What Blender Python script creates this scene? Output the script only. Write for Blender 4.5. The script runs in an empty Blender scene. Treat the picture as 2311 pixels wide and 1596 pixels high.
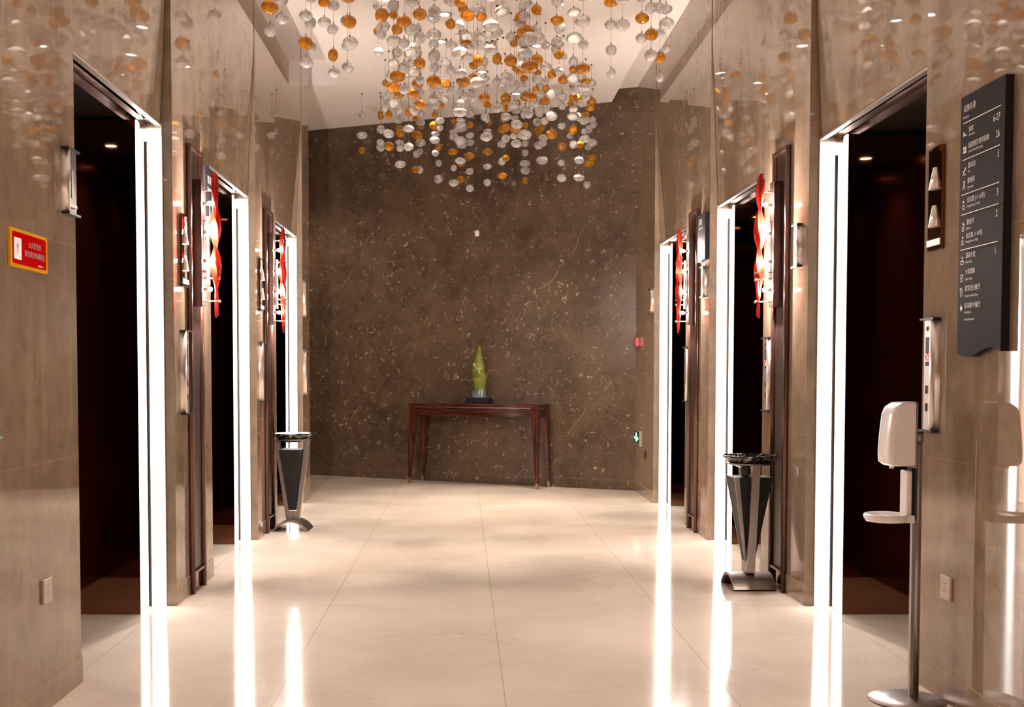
import bpy, bmesh, math, random
from mathutils import Vector, Matrix, noise
random.seed(7)
sc = bpy.context.scene
C = sc.collection

# ---------------------------------------------------------------- camera, world, exposure
PHI = math.atan(2600 / 62500.0)
cd = bpy.data.cameras.new('camera'); cam = bpy.data.objects.new('camera', cd); C.objects.link(cam)
cd.sensor_width = 36; cd.lens = 2600 / 2311 * 36
cd.shift_x = (1155.5 - 1045) / 2311
cd.shift_y = 155.2 / 2311
cd.clip_start = .05
cam.location = (0, 0, 1.2); cam.rotation_euler = (math.pi / 2 - PHI, 0, 0)
sc.camera = cam
w = bpy.data.worlds.new('world'); sc.world = w; w.use_nodes = True
w.node_tree.nodes['Background'].inputs[0].default_value = (1, .85, .7, 1)
w.node_tree.nodes['Background'].inputs[1].default_value = 0.02
sc.view_settings.view_transform = 'Standard'; sc.view_settings.look = 'None'
sc.view_settings.gamma = 1; sc.view_settings.use_curve_mapping = False
sc.view_settings.exposure = 1.3
cy = sc.cycles
cy.max_bounces = 10; cy.diffuse_bounces = 5; cy.glossy_bounces = 6; cy.transmission_bounces = 8
cy.caustics_reflective = False; cy.caustics_refractive = False
cy.sample_clamp_indirect = 4; cy.sample_clamp_direct = 0
cy.use_denoising = True; cy.use_light_tree = True
WARM = (1.0, .83, .68); COOL = (1.0, .93, .86)

def CZ(x): return 4.035 - .0238 * x          # the ceiling falls a little to the right

def spot(name, loc, power, size=60, blend=.6, col=WARM, r=.04, to=None):
    d = bpy.data.lights.new(name, 'SPOT'); d.energy = power; d.color = col
    d.spot_size = math.radians(size); d.spot_blend = blend; d.shadow_soft_size = r
    o = bpy.data.objects.new(name, d); C.objects.link(o); o.location = loc
    if to:
        o.rotation_euler = (Vector(to) - Vector(loc)).to_track_quat('-Z', 'Y').to_euler()
    return o

# ceiling downlights and added rear fill: position, watts, cone
DOWN = [(-.146, 9.2), (-.19, 9.95), (-.41, 10.75), (.177, 10.9), (.535, 11.7), (.636, 10.0), (1.055, 11.1),
        (-.55, 8.1), (.75, 8.2), (.1, 7.6)]
REAR_FILL = [(-.6, .6), (.9, .6), (-.6, -1.8), (.9, -1.8)]  # unseen lamps behind the view, added as general fill light
P_CH, P_RE, P_PA = 95, 175, 80
# ---------------------------------------------------------------- helpers
class MB:
    def __init__(s): s.v = []; s.f = []; s.m = []; s.sm = []; s.mats = []
    def mi(s, m):
        if m not in s.mats: s.mats.append(m)
        return s.mats.index(m)
    def add(s, vs, fs, m, smooth=False):
        b = len(s.v); s.v += [tuple(v) for v in vs]; k = s.mi(m)
        for f in fs: s.f.append(tuple(b + i for i in f)); s.m.append(k); s.sm.append(smooth)
        return s
    def box(s, a, b, m):
        x0, x1 = sorted((a[0], b[0])); y0, y1 = sorted((a[1], b[1])); z0, z1 = sorted((a[2], b[2]))
        v = [(x0,y0,z0),(x1,y0,z0),(x1,y1,z0),(x0,y1,z0),(x0,y0,z1),(x1,y0,z1),(x1,y1,z1),(x0,y1,z1)]
        return s.add(v, [(0,3,2,1),(4,5,6,7),(0,1,5,4),(1,2,6,5),(2,3,7,6),(3,0,4,7)], m)
    def loft(s, rings, m, smooth=True, caps=True, closed=True):
        n = len(rings[0]); vs = [p for r in rings for p in r]; fs = []
        for i in range(len(rings) - 1):
            for j in range(n if closed else n - 1):
                k = (j + 1) % n
                fs.append((i*n+j, i*n+k, (i+1)*n+k, (i+1)*n+j))
        s.add(vs, fs, m, smooth)
        if caps:
            s.add(rings[0], [tuple(range(n))[::-1]], m); s.add(rings[-1], [tuple(range(n))], m)
        return s
    def lathe(s, prof, m, c=(0,0,0), n=32, smooth=True, caps=True):
        rings = [[(c[0]+r*math.cos(2*math.pi*j/n), c[1]+r*math.sin(2*math.pi*j/n), c[2]+z) for j in range(n)] for r, z in prof]
        return s.loft(rings, m, smooth, caps)
    def tube(s, pts, r, m, n=10, smooth=True):
        pts = [Vector(p) for p in pts]; rings = []
        up = Vector((0, 0, 1))
        for i, p in enumerate(pts):
            t = (pts[min(i+1, len(pts)-1)] - pts[max(i-1, 0)]).normalized()
            a = t.cross(up if abs(t.z) < .95 else Vector((1, 0, 0))).normalized(); b = t.cross(a)
            rr = r[i] if isinstance(r, (list, tuple)) else r
            ra, rb = rr if isinstance(rr, tuple) else (rr, rr)
            rings.append([tuple(p + a*math.cos(2*math.pi*j/n)*ra + b*math.sin(2*math.pi*j/n)*rb) for j in range(n)])
        return s.loft(rings, m, smooth)
    def prism(s, poly, f0, f1, m, smooth=False):      # poly: 2D points, f0/f1 map them to 3D
        n = len(poly); a = [f0(*p) for p in poly]; b = [f1(*p) for p in poly]
        s.add(a + b, [(j, (j+1) % n, n+(j+1) % n, n+j) for j in range(n)], m, smooth)
        s.add(a, [tuple(range(n))[::-1]], m); s.add(b, [tuple(range(n))], m)
        return s
    def build(s, name, parent=None, mat=None, bevel=0, fixn=True):
        me = bpy.data.meshes.new(name)
        vs = s.v
        if mat is not None: vs = [tuple(mat @ Vector(v)) for v in vs]
        me.from_pydata(vs, [], s.f)
        for m in s.mats: me.materials.append(m)
        me.polygons.foreach_set('material_index', s.m); me.polygons.foreach_set('use_smooth', s.sm)
        if fixn:
            bm = bmesh.new(); bm.from_mesh(me)
            bmesh.ops.remove_doubles(bm, verts=bm.verts, dist=1e-6)
            bmesh.ops.recalc_face_normals(bm, faces=bm.faces); bm.to_mesh(me); bm.free()
        o = bpy.data.objects.new(name, me); C.objects.link(o)
        if parent: o.parent = parent
        if bevel:
            b = o.modifiers.new('bevel', 'BEVEL'); b.width = bevel; b.segments = 2; b.limit_method = 'ANGLE'
        return o

def tag(o, label=None, cat=None, group=None, kind=None):
    if label: o['label'] = label
    if cat: o['category'] = cat
    if group: o['group'] = group
    if kind: o['kind'] = kind
    return o
def thing(name, label, cat, loc=(0,0,0), rz=0, group=None):
    o = bpy.data.objects.new(name, None); o.empty_display_size = .05; C.objects.link(o)
    o.location = loc; o.rotation_euler = (0, 0, rz)
    return tag(o, label, cat, group)
def part(name, parent, mb, bevel=0, label=None, origin=None):
    """a child mesh; vertices are given in the parent's own space"""
    o = mb.build(name, parent, bevel=bevel)
    if label: o['label'] = label
    return o
def struct(name, mb, bevel=0): return tag(mb.build(name, bevel=bevel), kind='structure')

# ---------------------------------------------------------------- materials
def new_mat(name):
    m = bpy.data.materials.new(name); m.use_nodes = True
    return m, m.node_tree.nodes, m.node_tree.links, m.node_tree.nodes['Principled BSDF']
def pm(name, col, rough=.5, metal=0, spec=.5, **kw):
    m, N, L, P = new_mat(name)
    P.inputs['Base Color'].default_value = (*col, 1); P.inputs['Roughness'].default_value = rough
    P.inputs['Metallic'].default_value = metal; P.inputs['Specular IOR Level'].default_value = spec
    for k, v in kw.items(): P.inputs[k.replace('_', ' ')].default_value = v
    return m
def emit(name, col, s):
    m, N, L, P = new_mat(name); P.inputs['Base Color'].default_value = (.8, .8, .8, 1)
    P.inputs['Emission Color'].default_value = (*col, 1); P.inputs['Emission Strength'].default_value = s
    return m
class NG:      # tiny node builder
    def __init__(s, N, L): s.N, s.L = N, L
    def n(s, t, **kw):
        x = s.N.new(t)
        for k, v in kw.items():
            if k.startswith('i_'):
                key = k[2:]; key = int(key) if key.isdigit() else key.replace('_', ' ')
                s.put(x, key, v)
            else: setattr(x, k, v)
        return x
    def put(s, x, key, v):
        if isinstance(v, bpy.types.NodeSocket): s.L.new(v, x.inputs[key])
        else: x.inputs[key].default_value = v
    def math(s, op, a, b=0, c=None, clamp=False):
        x = s.N.new('ShaderNodeMath'); x.operation = op; x.use_clamp = clamp; s.put(x, 0, a); s.put(x, 1, b)
        if c is not None: s.put(x, 2, c)
        return x.outputs[0]
    def mix(s, f, a, b):
        x = s.N.new('ShaderNodeMix'); x.data_type = 'RGBA'
        s.put(x, 0, f); s.put(x, 6, (*a, 1) if isinstance(a, tuple) and len(a) == 3 else a)
        s.put(x, 7, (*b, 1) if isinstance(b, tuple) and len(b) == 3 else b)
        return x.outputs[2]
    def ramp(s, v, lo, hi):      # smooth 0..1 between lo and hi
        x = s.N.new('ShaderNodeMapRange'); x.interpolation_type = 'SMOOTHSTEP'; s.put(x, 0, v); s.put(x, 1, lo); s.put(x, 2, hi)
        return x.outputs[0]
    def noise(s, vec, scale, detail=4, rough=.55, dist=0):
        return s.n('ShaderNodeTexNoise', i_Vector=vec, i_Scale=float(scale), i_Detail=float(detail), i_Roughness=rough, i_Distortion=float(dist)).outputs['Fac']

def stone(name, base, dark, fleck, direc, joints_u, fleck_amt=1.0, rough=.025, ior=1.75, seed=0.0, wob=.0009):
    m, N, L, P = new_mat(name); g = NG(N, L)
    pos = g.n('ShaderNodeNewGeometry').outputs['Position']
    off = g.n('ShaderNodeVectorMath', operation='ADD', i_0=pos, i_1=(seed, seed*1.7, 0)).outputs[0]
    sp = g.n('ShaderNodeSeparateXYZ', i_0=pos)
    u = g.n('ShaderNodeVectorMath', operation='DOT_PRODUCT', i_0=pos, i_1=(*direc, 0)).outputs['Value']
    z = sp.outputs[2]
    course = g.math('DIVIDE', g.math('SUBTRACT', z, .085), .8)
    row = g.math('FLOOR', course); fz = g.math('FRACT', course)
    ju = g.math('DIVIDE', g.math('ADD', u, g.math('MULTIPLY', row, .37)), joints_u); fu = g.math('FRACT', ju)
    # per slab tone
    slab = g.n('ShaderNodeTexWhiteNoise', noise_dimensions='2D', i_Vector=g.n('ShaderNodeCombineXYZ', i_0=row, i_1=g.math('FLOOR', ju)).outputs[0]).outputs['Value']
    big = g.noise(off, 1.6, 5, .6, .4); mid = g.noise(off, 7, 6, .65, .6)
    c = g.mix(g.ramp(big, .3, .72), dark, base)
    c = g.mix(g.math('MULTIPLY', g.ramp(mid, .35, .7), .45), c, tuple(x*1.32 for x in base))
    c = g.mix(g.math('MULTIPLY', g.ramp(slab, .1, .9), .22), c, dark)
    if fleck_amt < .9:
        st = g.noise(g.n('ShaderNodeMapping', i_Vector=off, i_Scale=(1, 1, .16)).outputs[0], 7.5, 5, .62, .2)
        c = g.mix(g.math('MULTIPLY', g.ramp(st, .48, .72), .32), c, tuple(x*1.5 for x in base))
    # dark clouds with a shape of their own
    dk = g.math('MULTIPLY', g.ramp(g.noise(off, 5.5, 3, .5, 1.2), .63, .72), .10 + .4*max(0, fleck_amt-.4))
    c = g.mix(dk, c, tuple(x*.42 for x in dark))
    # pale shell flecks: broken crescents on a distorted cell pattern
    nz = g.n('ShaderNodeTexNoise', i_Vector=off, i_Scale=6.0, i_Detail=4.0).outputs['Color']
    wv = g.n('ShaderNodeVectorMath', operation='MULTIPLY_ADD', i_0=nz, i_1=(.25, .25, .25), i_2=off).outputs[0]
    vor = g.n('ShaderNodeTexVoronoi', feature='F1', i_Vector=wv, i_Scale=13.0).outputs['Distance']
    ring = g.math('LESS_THAN', g.math('ABSOLUTE', g.math('SUBTRACT', vor, .27)), .045)
    gate = g.ramp(g.noise(off, 9, 2, .5, .3), *((.585, .63) if fleck_amt < .9 else (.55, .60)))
    gate2 = g.ramp(g.noise(off, 1.3, 2, .5, 0), .34, .58)
    fl = g.math('MULTIPLY', g.math('MULTIPLY', ring, gate), g.math('MULTIPLY', gate2, .62 * fleck_amt))
    c = g.mix(fl, c, fleck)
    dots = g.ramp(g.noise(off, 24, 2, .5, 1.2), *((.70, .75) if fleck_amt < .9 else (.655, .72)))
    c = g.mix(g.math('MULTIPLY', dots, .55 * fleck_amt), c, fleck)
    # thin veins
    lin = g.math('ADD', g.math('MULTIPLY', g.math('ADD', g.math('MULTIPLY', u, .82), g.math('MULTIPLY', z, -.57)), .9), g.math('MULTIPLY', g.noise(off, 1.1, 3, .5, 0), .55))
    vein = g.math('MULTIPLY', g.math('LESS_THAN', g.math('ABSOLUTE', g.math('SUBTRACT', g.math('FRACT', lin), .5)), .0022), g.math('MULTIPLY', g.ramp(g.noise(off, 3.3, 2, .5, 0), .5, .6), .55))
    c = g.mix(vein, c, fleck)
    # joints
    jz = g.math('LESS_THAN', fz, .0045); jv = g.math('LESS_THAN', fu, .004 / joints_u * 1.0)
    bz = g.math('LESS_THAN', g.math('ABSOLUTE', g.math('SUBTRACT', z, .105)), .0022)
    j = g.math('MAXIMUM', g.math('MULTIPLY', g.math('MAXIMUM', jz, g.math('MULTIPLY', jv, .8)), .30), g.math('MULTIPLY', bz, .6))
    c = g.mix(j, c, tuple(x*1.7 for x in base))
    L.new(c, P.inputs['Base Color'])
    P.inputs['Roughness'].default_value = rough; P.inputs['IOR'].default_value = ior
    bmp = g.n('ShaderNodeBump', i_Strength=.35, i_Distance=wob, i_Height=g.noise(g.n('ShaderNodeMapping', i_Vector=off, i_Scale=(1, 1, .55)).outputs[0], 2.6, 1, .5, 0))
    L.new(bmp.outputs[0], P.inputs['Normal'])
    return m

WD = Vector((3.576, -1.90)).normalized()      # run of the slanting end wall
STONE = stone('side_wall_marble', (.305, .217, .152), (.195, .137, .095), (.42, .31, .22), (0, 1), 30.0, .45)
STONEB = stone('end_wall_marble', (.112, .075, .047), (.052, .034, .021), (.46, .37, .265), (WD.x, WD.y), 1.21, 1.0, rough=.26, ior=1.45, seed=3.1)

def floor_mat():
    m, N, L, P = new_mat('cream_marble_floor'); g = NG(N, L)
    pos = g.n('ShaderNodeNewGeometry').outputs['Position']; sp = g.n('ShaderNodeSeparateXYZ', i_0=pos)
    big = g.noise(pos, 1.1, 5, .6, .3); c = g.mix(g.ramp(big, .3, .7), (.68, .575, .485), (.82, .715, .615))
    streak = g.noise(g.n('ShaderNodeMapping', i_Vector=pos, i_Scale=(1, 6, 1)).outputs[0], 3.5, 5, .6, .5)
    c = g.mix(g.math('MULTIPLY', g.ramp(streak, .45, .75), .25), c, (.88, .78, .69))
    vn = g.noise(pos, 1.3, 6, .68, .6)
    vein = g.math('MULTIPLY', g.math('LESS_THAN', g.math('ABSOLUTE', g.math('SUBTRACT', vn, .5)), .0025), g.math('MULTIPLY', g.ramp(g.noise(pos, .9, 1, .5, 0), .5, .6), .45))
    c = g.mix(vein, c, (.38, .22, .14))
    fx = g.math('FRACT', g.math('DIVIDE', g.math('ADD', sp.outputs[0], .694), .847))
    fy = g.math('FRACT', g.math('DIVIDE', g.math('SUBTRACT', sp.outputs[1], 4.75), 1.1875))
    jx = g.math('LESS_THAN', fx, .0052); jy = g.math('MULTIPLY', g.math('LESS_THAN', fy, .0035), .45)
    c = g.mix(g.math('MULTIPLY', g.math('MAXIMUM', jx, jy), .55), c, (.40, .27, .17))
    L.new(c, P.inputs['Base Color']); P.inputs['Roughness'].default_value = .085; P.inputs['IOR'].default_value = 1.55
    L.new(g.n('ShaderNodeBump', i_Strength=.25, i_Distance=.002, i_Height=g.noise(pos, 1.7, 1, .5, 0)).outputs[0], P.inputs['Normal'])
    return m
FLOOR = floor_mat()
CEIL = pm('painted_ceiling', (.90, .84, .80), .7)
BRONZE = pm('polished_dark_bronze', (.27, .125, .078), .035, 1)
def wavy(m, scale, dist, stretch=(1, 1, .3)):
    g = NG(m.node_tree.nodes, m.node_tree.links); pos = g.n('ShaderNodeNewGeometry').outputs['Position']
    b = g.n('ShaderNodeBump', i_Strength=.5, i_Distance=dist, i_Height=g.noise(g.n('ShaderNodeMapping', i_Vector=pos, i_Scale=stretch).outputs[0], scale, 1, .5, 0))
    m.node_tree.links.new(b.outputs[0], m.node_tree.nodes['Principled BSDF'].inputs['Normal'])
wavy(BRONZE, 1.6, .004)
BRONZE2 = pm('brown_metal_trim', (.13, .065, .05), .22, .75)
BRONZE3 = pm('brown_metal_infill', (.085, .055, .045), .35, .5)
VOID = pm('matt_black_soffit', (.012, .009, .008), .5)
DOORM = pm('elevator_door_bronze', (.13, .045, .032), .2, .9)
STRIP = emit('white_light_panel', (1.0, .98, .93), 6.5)
STRIP2 = emit('white_side_panel', (1.0, .96, .90), 1.6)
GREY = pm('grey_metal', (.20, .19, .175), .6, 0, .2)
ALU = pm('brushed_aluminium', (.70, .62, .57), .3, .9)
CHROME = pm('chrome', (.78, .72, .70), .08, 1)
STEEL = pm('stainless_steel', (.36, .32, .30), .34, 1)
BLACK = pm('black_plastic', (.012, .012, .013), .35)
BLACKM = pm('black_painted_metal', (.010, .010, .012), .5, 0, .3)
WIRE = pm('steel_wire', (.16, .12, .10), .4, .6)
WHITE = pm('white_plastic', (.86, .80, .78), .22)
WHITED = pm('white_sign_print', (.82, .72, .68), .5)
LENS = emit('downlight_lens', (1, .88, .74), 8)
BULB = emit('halogen_bulb', (1, .87, .79), 3600)
FROST = pm('frosted_lamp', (.72, .64, .56), .25, .3)
CREAM = pm('cream_plastic', (.50, .40, .30), .35)

def glass(name, col, dif, fd, rough=.03, ior=1.13, trans=.5, glo=1.5, bub_s=3.0):
    """thin-walled blown glass: light bending, a clear surface gloss and some milky scatter"""
    m, N, L, P = new_mat(name); g = NG(N, L); N.remove(P); out = N['Material Output']
    gl = g.n('ShaderNodeBsdfRefraction', i_Color=(*col, 1), i_Roughness=rough, i_IOR=ior)
    df = g.n('ShaderNodeBsdfDiffuse', i_Color=(*dif, 1)); tr = g.n('ShaderNodeBsdfTranslucent', i_Color=(*dif, 1))
    m1 = g.n('ShaderNodeMixShader', i_0=trans, i_1=df.outputs[0], i_2=tr.outputs[0])
    pos = g.n('ShaderNodeTexCoord').outputs['Object']
    bub = g.ramp(g.noise(pos, bub_s, 2, .5, .8), .35, .75)
    edge = g.n('ShaderNodeLayerWeight', i_Blend=.35).outputs['Facing']
    f = g.math('MULTIPLY', g.math('ADD', g.math('MULTIPLY', bub, .5), g.math('ADD', .45, g.math('MULTIPLY', edge, .5))), fd, clamp=True)
    m2 = g.n('ShaderNodeMixShader', i_0=f, i_1=gl.outputs[0], i_2=m1.outputs[0])
    go = g.n('ShaderNodeBsdfGlossy', i_Color=(1, 1, 1, 1), i_Roughness=.08)
    fr = g.n('ShaderNodeFresnel', i_IOR=glo)
    m3 = g.n('ShaderNodeMixShader', i_0=fr.outputs[0], i_1=m2.outputs[0], i_2=go.outputs[0])
    L.new(m3.outputs[0], out.inputs[0])
    return m
GCLEAR = glass('clear_bubble_glass', (.97, .95, .94), (.97, .93, .91), .72, trans=.4)
GAMBER = glass('amber_bubble_glass', (.92, .53, .06), (.86, .38, .018), .62, ior=1.2, trans=.4)
GRED = glass('red_glass', (.95, .10, .05), (.90, .05, .025), .75, trans=.75)
GTUBE = glass('clear_glass_rod', (.95, .93, .92), (.9, .86, .84), .15, ior=1.4)

# ---------------------------------------------------------------- the shell
W = {-1: 1.488, 1: 1.772}
def X(s, d): return s * (W[s] + d)
ZL = {-1: 2.482, 1: 2.412}            # door head height on each side
OPEN = [(4.45, 5.945), (6.82, 8.32), (9.19, 10.71)]
PIER = [(-4.0, 4.45), (5.945, 6.82), (8.32, 9.19)]
WEND = {-1: 11.19, 1: 12.02}
BACK0 = Vector((-1.825, 13.745)); 
def bwall(x): return BACK0.y + (x - BACK0.x) * WD.y / WD.x

struct('floor', MB().box((-6, -4.2, -.1), (4, 16.5, 0), FLOOR))
# ceiling: main slab with a sunk slot along each wall
cl = MB()
def cslab(x0, x1, y0, y1, lift=0, th=.08):
    v = []
    for (x, y) in ((x0, y0), (x1, y0), (x1, y1), (x0, y1)): v.append((x, y, CZ(x) + lift))
    t = [(a, b, c + th) for a, b, c in v]
    cl.add(v + t, [(0,1,2,3),(7,6,5,4),(0,4,5,1),(1,5,6,2),(2,6,7,3),(3,7,4,0)], CEIL)
cslab(-1.25, 1.53, -4, 16, 0, .3)
cslab(-6, -1.25, 11.58, 16, 0, .3)
cslab(-6, -1.25, -4, 11.58, .24)
cslab(1.53, 4, -4, 16, .125)
struct('ceiling', cl)
for s, nm in ((-1, 'left'), (1, 'right')):
    b = MB()
    for y0, y1 in PIER + [(10.71, WEND[s])]:
        b.box((X(s, 0), y0, 0), (X(s, .95), y1, 4.4), STONE)
    struct('wall_' + nm, b)
    # stone panels over the doors, leaning out a little at the top
    for i, (y0, y1) in enumerate(OPEN):
        zl = ZL[s]; q = [(.053, zl), (.085, zl), (.09, 3.55), (.09, 4.4), (.001, 4.4), (.001, 3.55)]
        p = MB().prism(q, lambda d, z: (X(s, d), y0 + .013, z), lambda d, z: (X(s, d), y1 - .032, z), STONE)
        to = struct('trim_%d' % (i + 1 + (3 if s > 0 else 0)), p)
        part('gap_shade', to, MB().box((X(s, .10), y0, zl + .02), (X(s, .6), y1, 4.4), VOID))  # black filler stands in for the shade in the gaps
    bb = MB()
    for y0, y1 in PIER + [(10.71, WEND[s])]:
        bb.box((X(s, -.004), y0 - (.003 if y0 > 0 else 0), 0), (X(s, .05), y1 + .003, .104), STONE)
    struct('baseboard_' + nm, bb)
# slanting end wall, passage to the left, wall behind the camera
eb = MB(); pa = Vector((-6, bwall(-6))); pb = Vector((3, bwall(3))); nn = Vector((-WD.y, WD.x)) * .25
if nn.y < 0: nn = -nn
q = [pa, pb, pb + nn, pa + nn]
eb.prism([tuple(p) for p in q], lambda a, b: (a, b, 0), lambda a, b: (a, b, 4.4), STONEB)
struct('wall_back', eb)
struct('wall_passage', MB().box((-5.6, 11.0, 0), (-5.4, 16, 4.4), STONE))
struct('wall_passage_side', MB().box((-6, 11.0, 0), (X(-1, .95), 11.185, 4.4), STONE))
struct('wall_front', MB().box((-6, -4.2, 0), (4, -4.0, 4.5), STONE))

# ---------------------------------------------------------------- elevator doorways
SIDE = {-1: 'left', 1: 'right'}; NEAR = ['nearest the camera', 'in the middle', 'farthest away']
rings = {}
k = 0
for s in (-1, 1):
    for i, (y0, y1) in enumerate(OPEN):
        k += 1; zl = ZL[s]; zr = zl - .03
        dr = MB(); ym = (y0 + y1) / 2
        for a, b2 in ((y0, ym - .004), (ym + .004, y1)):
            dr.box((X(s, .64), a, 0), (X(s, .68), b2, zl + .15), DOORM)
        d = struct('door_%d' % k, dr)
        part('side_jamb', d, MB().box((X(s, .12), y0 + .001, 0), (X(s, .64), y0 + .225, zr), BRONZE))
        part('mirror_reveal', d, MB().box((X(s, .125), y1 - .225, .002), (X(s, .64), y1 - .004, zr), BRONZE), label='dark bronze mirror panel')
        h = MB(); h.box((X(s, .053), y0, zl - .002), (X(s, .080), y1, zl - .014), ALU)
        h.box((X(s, .080), y0, zl), (X(s, .128), y1, zl - .004), BRONZE); h.box((X(s, .128), y0, zl), (X(s, .136), y1, zl - .018), BRONZE2)
        h.box((X(s, .136), y0, zl), (X(s, .180), y1, zl - .008), BRONZE); h.box((X(s, .180), y0, zl), (X(s, .188), y1, zl - .030), BRONZE2)
        part('head_trim', d, h)
        part('soffit', d, MB().box((X(s, .188), y0, zl - .012), (X(s, .66), y1, zl + .05), VOID))
        # the lit corner of the far jamb
        where = '%s doorway %s' % (SIDE[s], NEAR[i])
        t = thing('jamb_light', 'tall glowing white light panel in the %s' % where, 'light panel', (X(s, .09), y1, 0), group='lit jamb panels beside the elevator doorways')
        ox, oy = X(s, .09), y1
        def bx(d0, a, z0, d1, b, z1, m): return MB().box((X(s, d0) - ox, a - oy, z0), (X(s, d1) - ox, b - oy, z1), m)
        part('front_panel', t, bx(.053, y1 - .008, .004, .138, y1 - .0015, zl - .03, STRIP))
        q = [(.1165, y1 - .222), (.124, y1 - .222), (.146, y1 - .03), (.139, y1 - .03)]
        part('side_panel', t, MB().prism(q, lambda d, y: (X(s, d) - ox, y - oy, .004), lambda d, y: (X(s, d) - ox, y - oy, zl - .03), STRIP2))
        part('edge_baffle', t, bx(.049, y1 - .010, .0, .053, y1, zl - .002, ALU))  # added baffle, keeps the glowing panel edge from lighting the stone return
        part('corner_strip', t, bx(.117, y1 - .044, .004, .1405, y1 - .009, zl - .10, GREY), label='grey metal corner strip')
        # recess downlight
        dl = thing('recess_downlight', 'small round downlight in the black soffit of the %s' % where, 'downlight', (X(s, .46), y0 + .55, zl - .012), group='downlights over the elevator doors')
        part('lens', dl, MB().lathe([(.03, -.001), (.03, -.006)], LENS, n=20)); part('bezel', dl, MB().lathe([(.045, 0), (.045, -.004), (.031, -.006), (.031, 0)], CHROME, n=20))
        spot('recess_lamp', (X(s, .46), y0 + .55, zl - .03), 16, 100, .7, WARM, .03)
# ---------------------------------------------------------------- bronze channels on the piers
PCH = [(6.245, 6.535), (8.64, 8.95)]
n = 6
for s in (-1, 1):
    for i, (a, b) in enumerate(PCH):
        a -= .01 if s < 0 else -.03; b -= .0 if s < 0 else -.03; zt = 2.44
        n += 1
        m = MB()
        m.box((X(s, -.006), a + .03, .115), (X(s, .01), b - .03, zt - .02), BRONZE3)
        for y in (a, b - .03):
            m.tube([(X(s, -.010), y + .015, .0), (X(s, -.010), y + .015, zt)], (.0) or (.018), BRONZE2, n=8)
        m.box((X(s, -.026), a, zt - .02), (X(s, .005), b, zt), BRONZE2)
        m.box((X(s, -.022), a + .02, .105), (X(s, .005), b - .02, .118), BRONZE2)
        m.box((X(s, -.005), a + .02, .001), (X(s, .004), b - .02, .105), BRONZE)
        struct('trim_%d' % n, m)

# ---------------------------------------------------------------- text
def text_geo(items, mb, M):
    """items: (string, size, u, v, align[, xscale]) laid out on the u/v plane, M maps (u, v, 0) to the thing's space"""
    for it in items:
        st, size, u, v, al = it[:5]; xs = it[5] if len(it) > 5 else 1
        c = bpy.data.curves.new('t', 'FONT'); c.body = st; c.size = size; c.align_x = al; c.resolution_u = 2
        o = bpy.data.objects.new('t', c); C.objects.link(o)
        bpy.context.view_layer.update()
        me = bpy.data.meshes.new_from_object(o.evaluated_get(bpy.context.evaluated_depsgraph_get()))
        vs = [M @ Vector((u + p.co.x * xs, v + p.co.y, 0)) for p in me.vertices]
        mb.add(vs, [tuple(p.vertices) for p in me.polygons], WHITED if len(it) < 7 else it[6])
        bpy.data.objects.remove(o); bpy.data.meshes.remove(me); bpy.data.curves.remove(c)
def wallM(s, out=0.0):
    """u/v plane facing the corridor on side s; u runs to the viewer's right, out = distance from the thing's origin"""
    if s < 0: return Matrix(((0, 0, 1, out), (1, 0, 0, 0), (0, 1, 0, 0), (0, 0, 0, 1)))
    return Matrix(((0, 0, -1, -out), (-1, 0, 0, 0), (0, 1, 0, 0), (0, 0, 0, 1)))
def wbox(s, u0, v0, u1, v1, o0, o1, m, mb=None):
    mb = mb or MB(); M0 = wallM(s)
    a = M0 @ Vector((u0, v0, o0)); b = M0 @ Vector((u1, v1, o1)); return mb.box(a, b, m)

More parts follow.
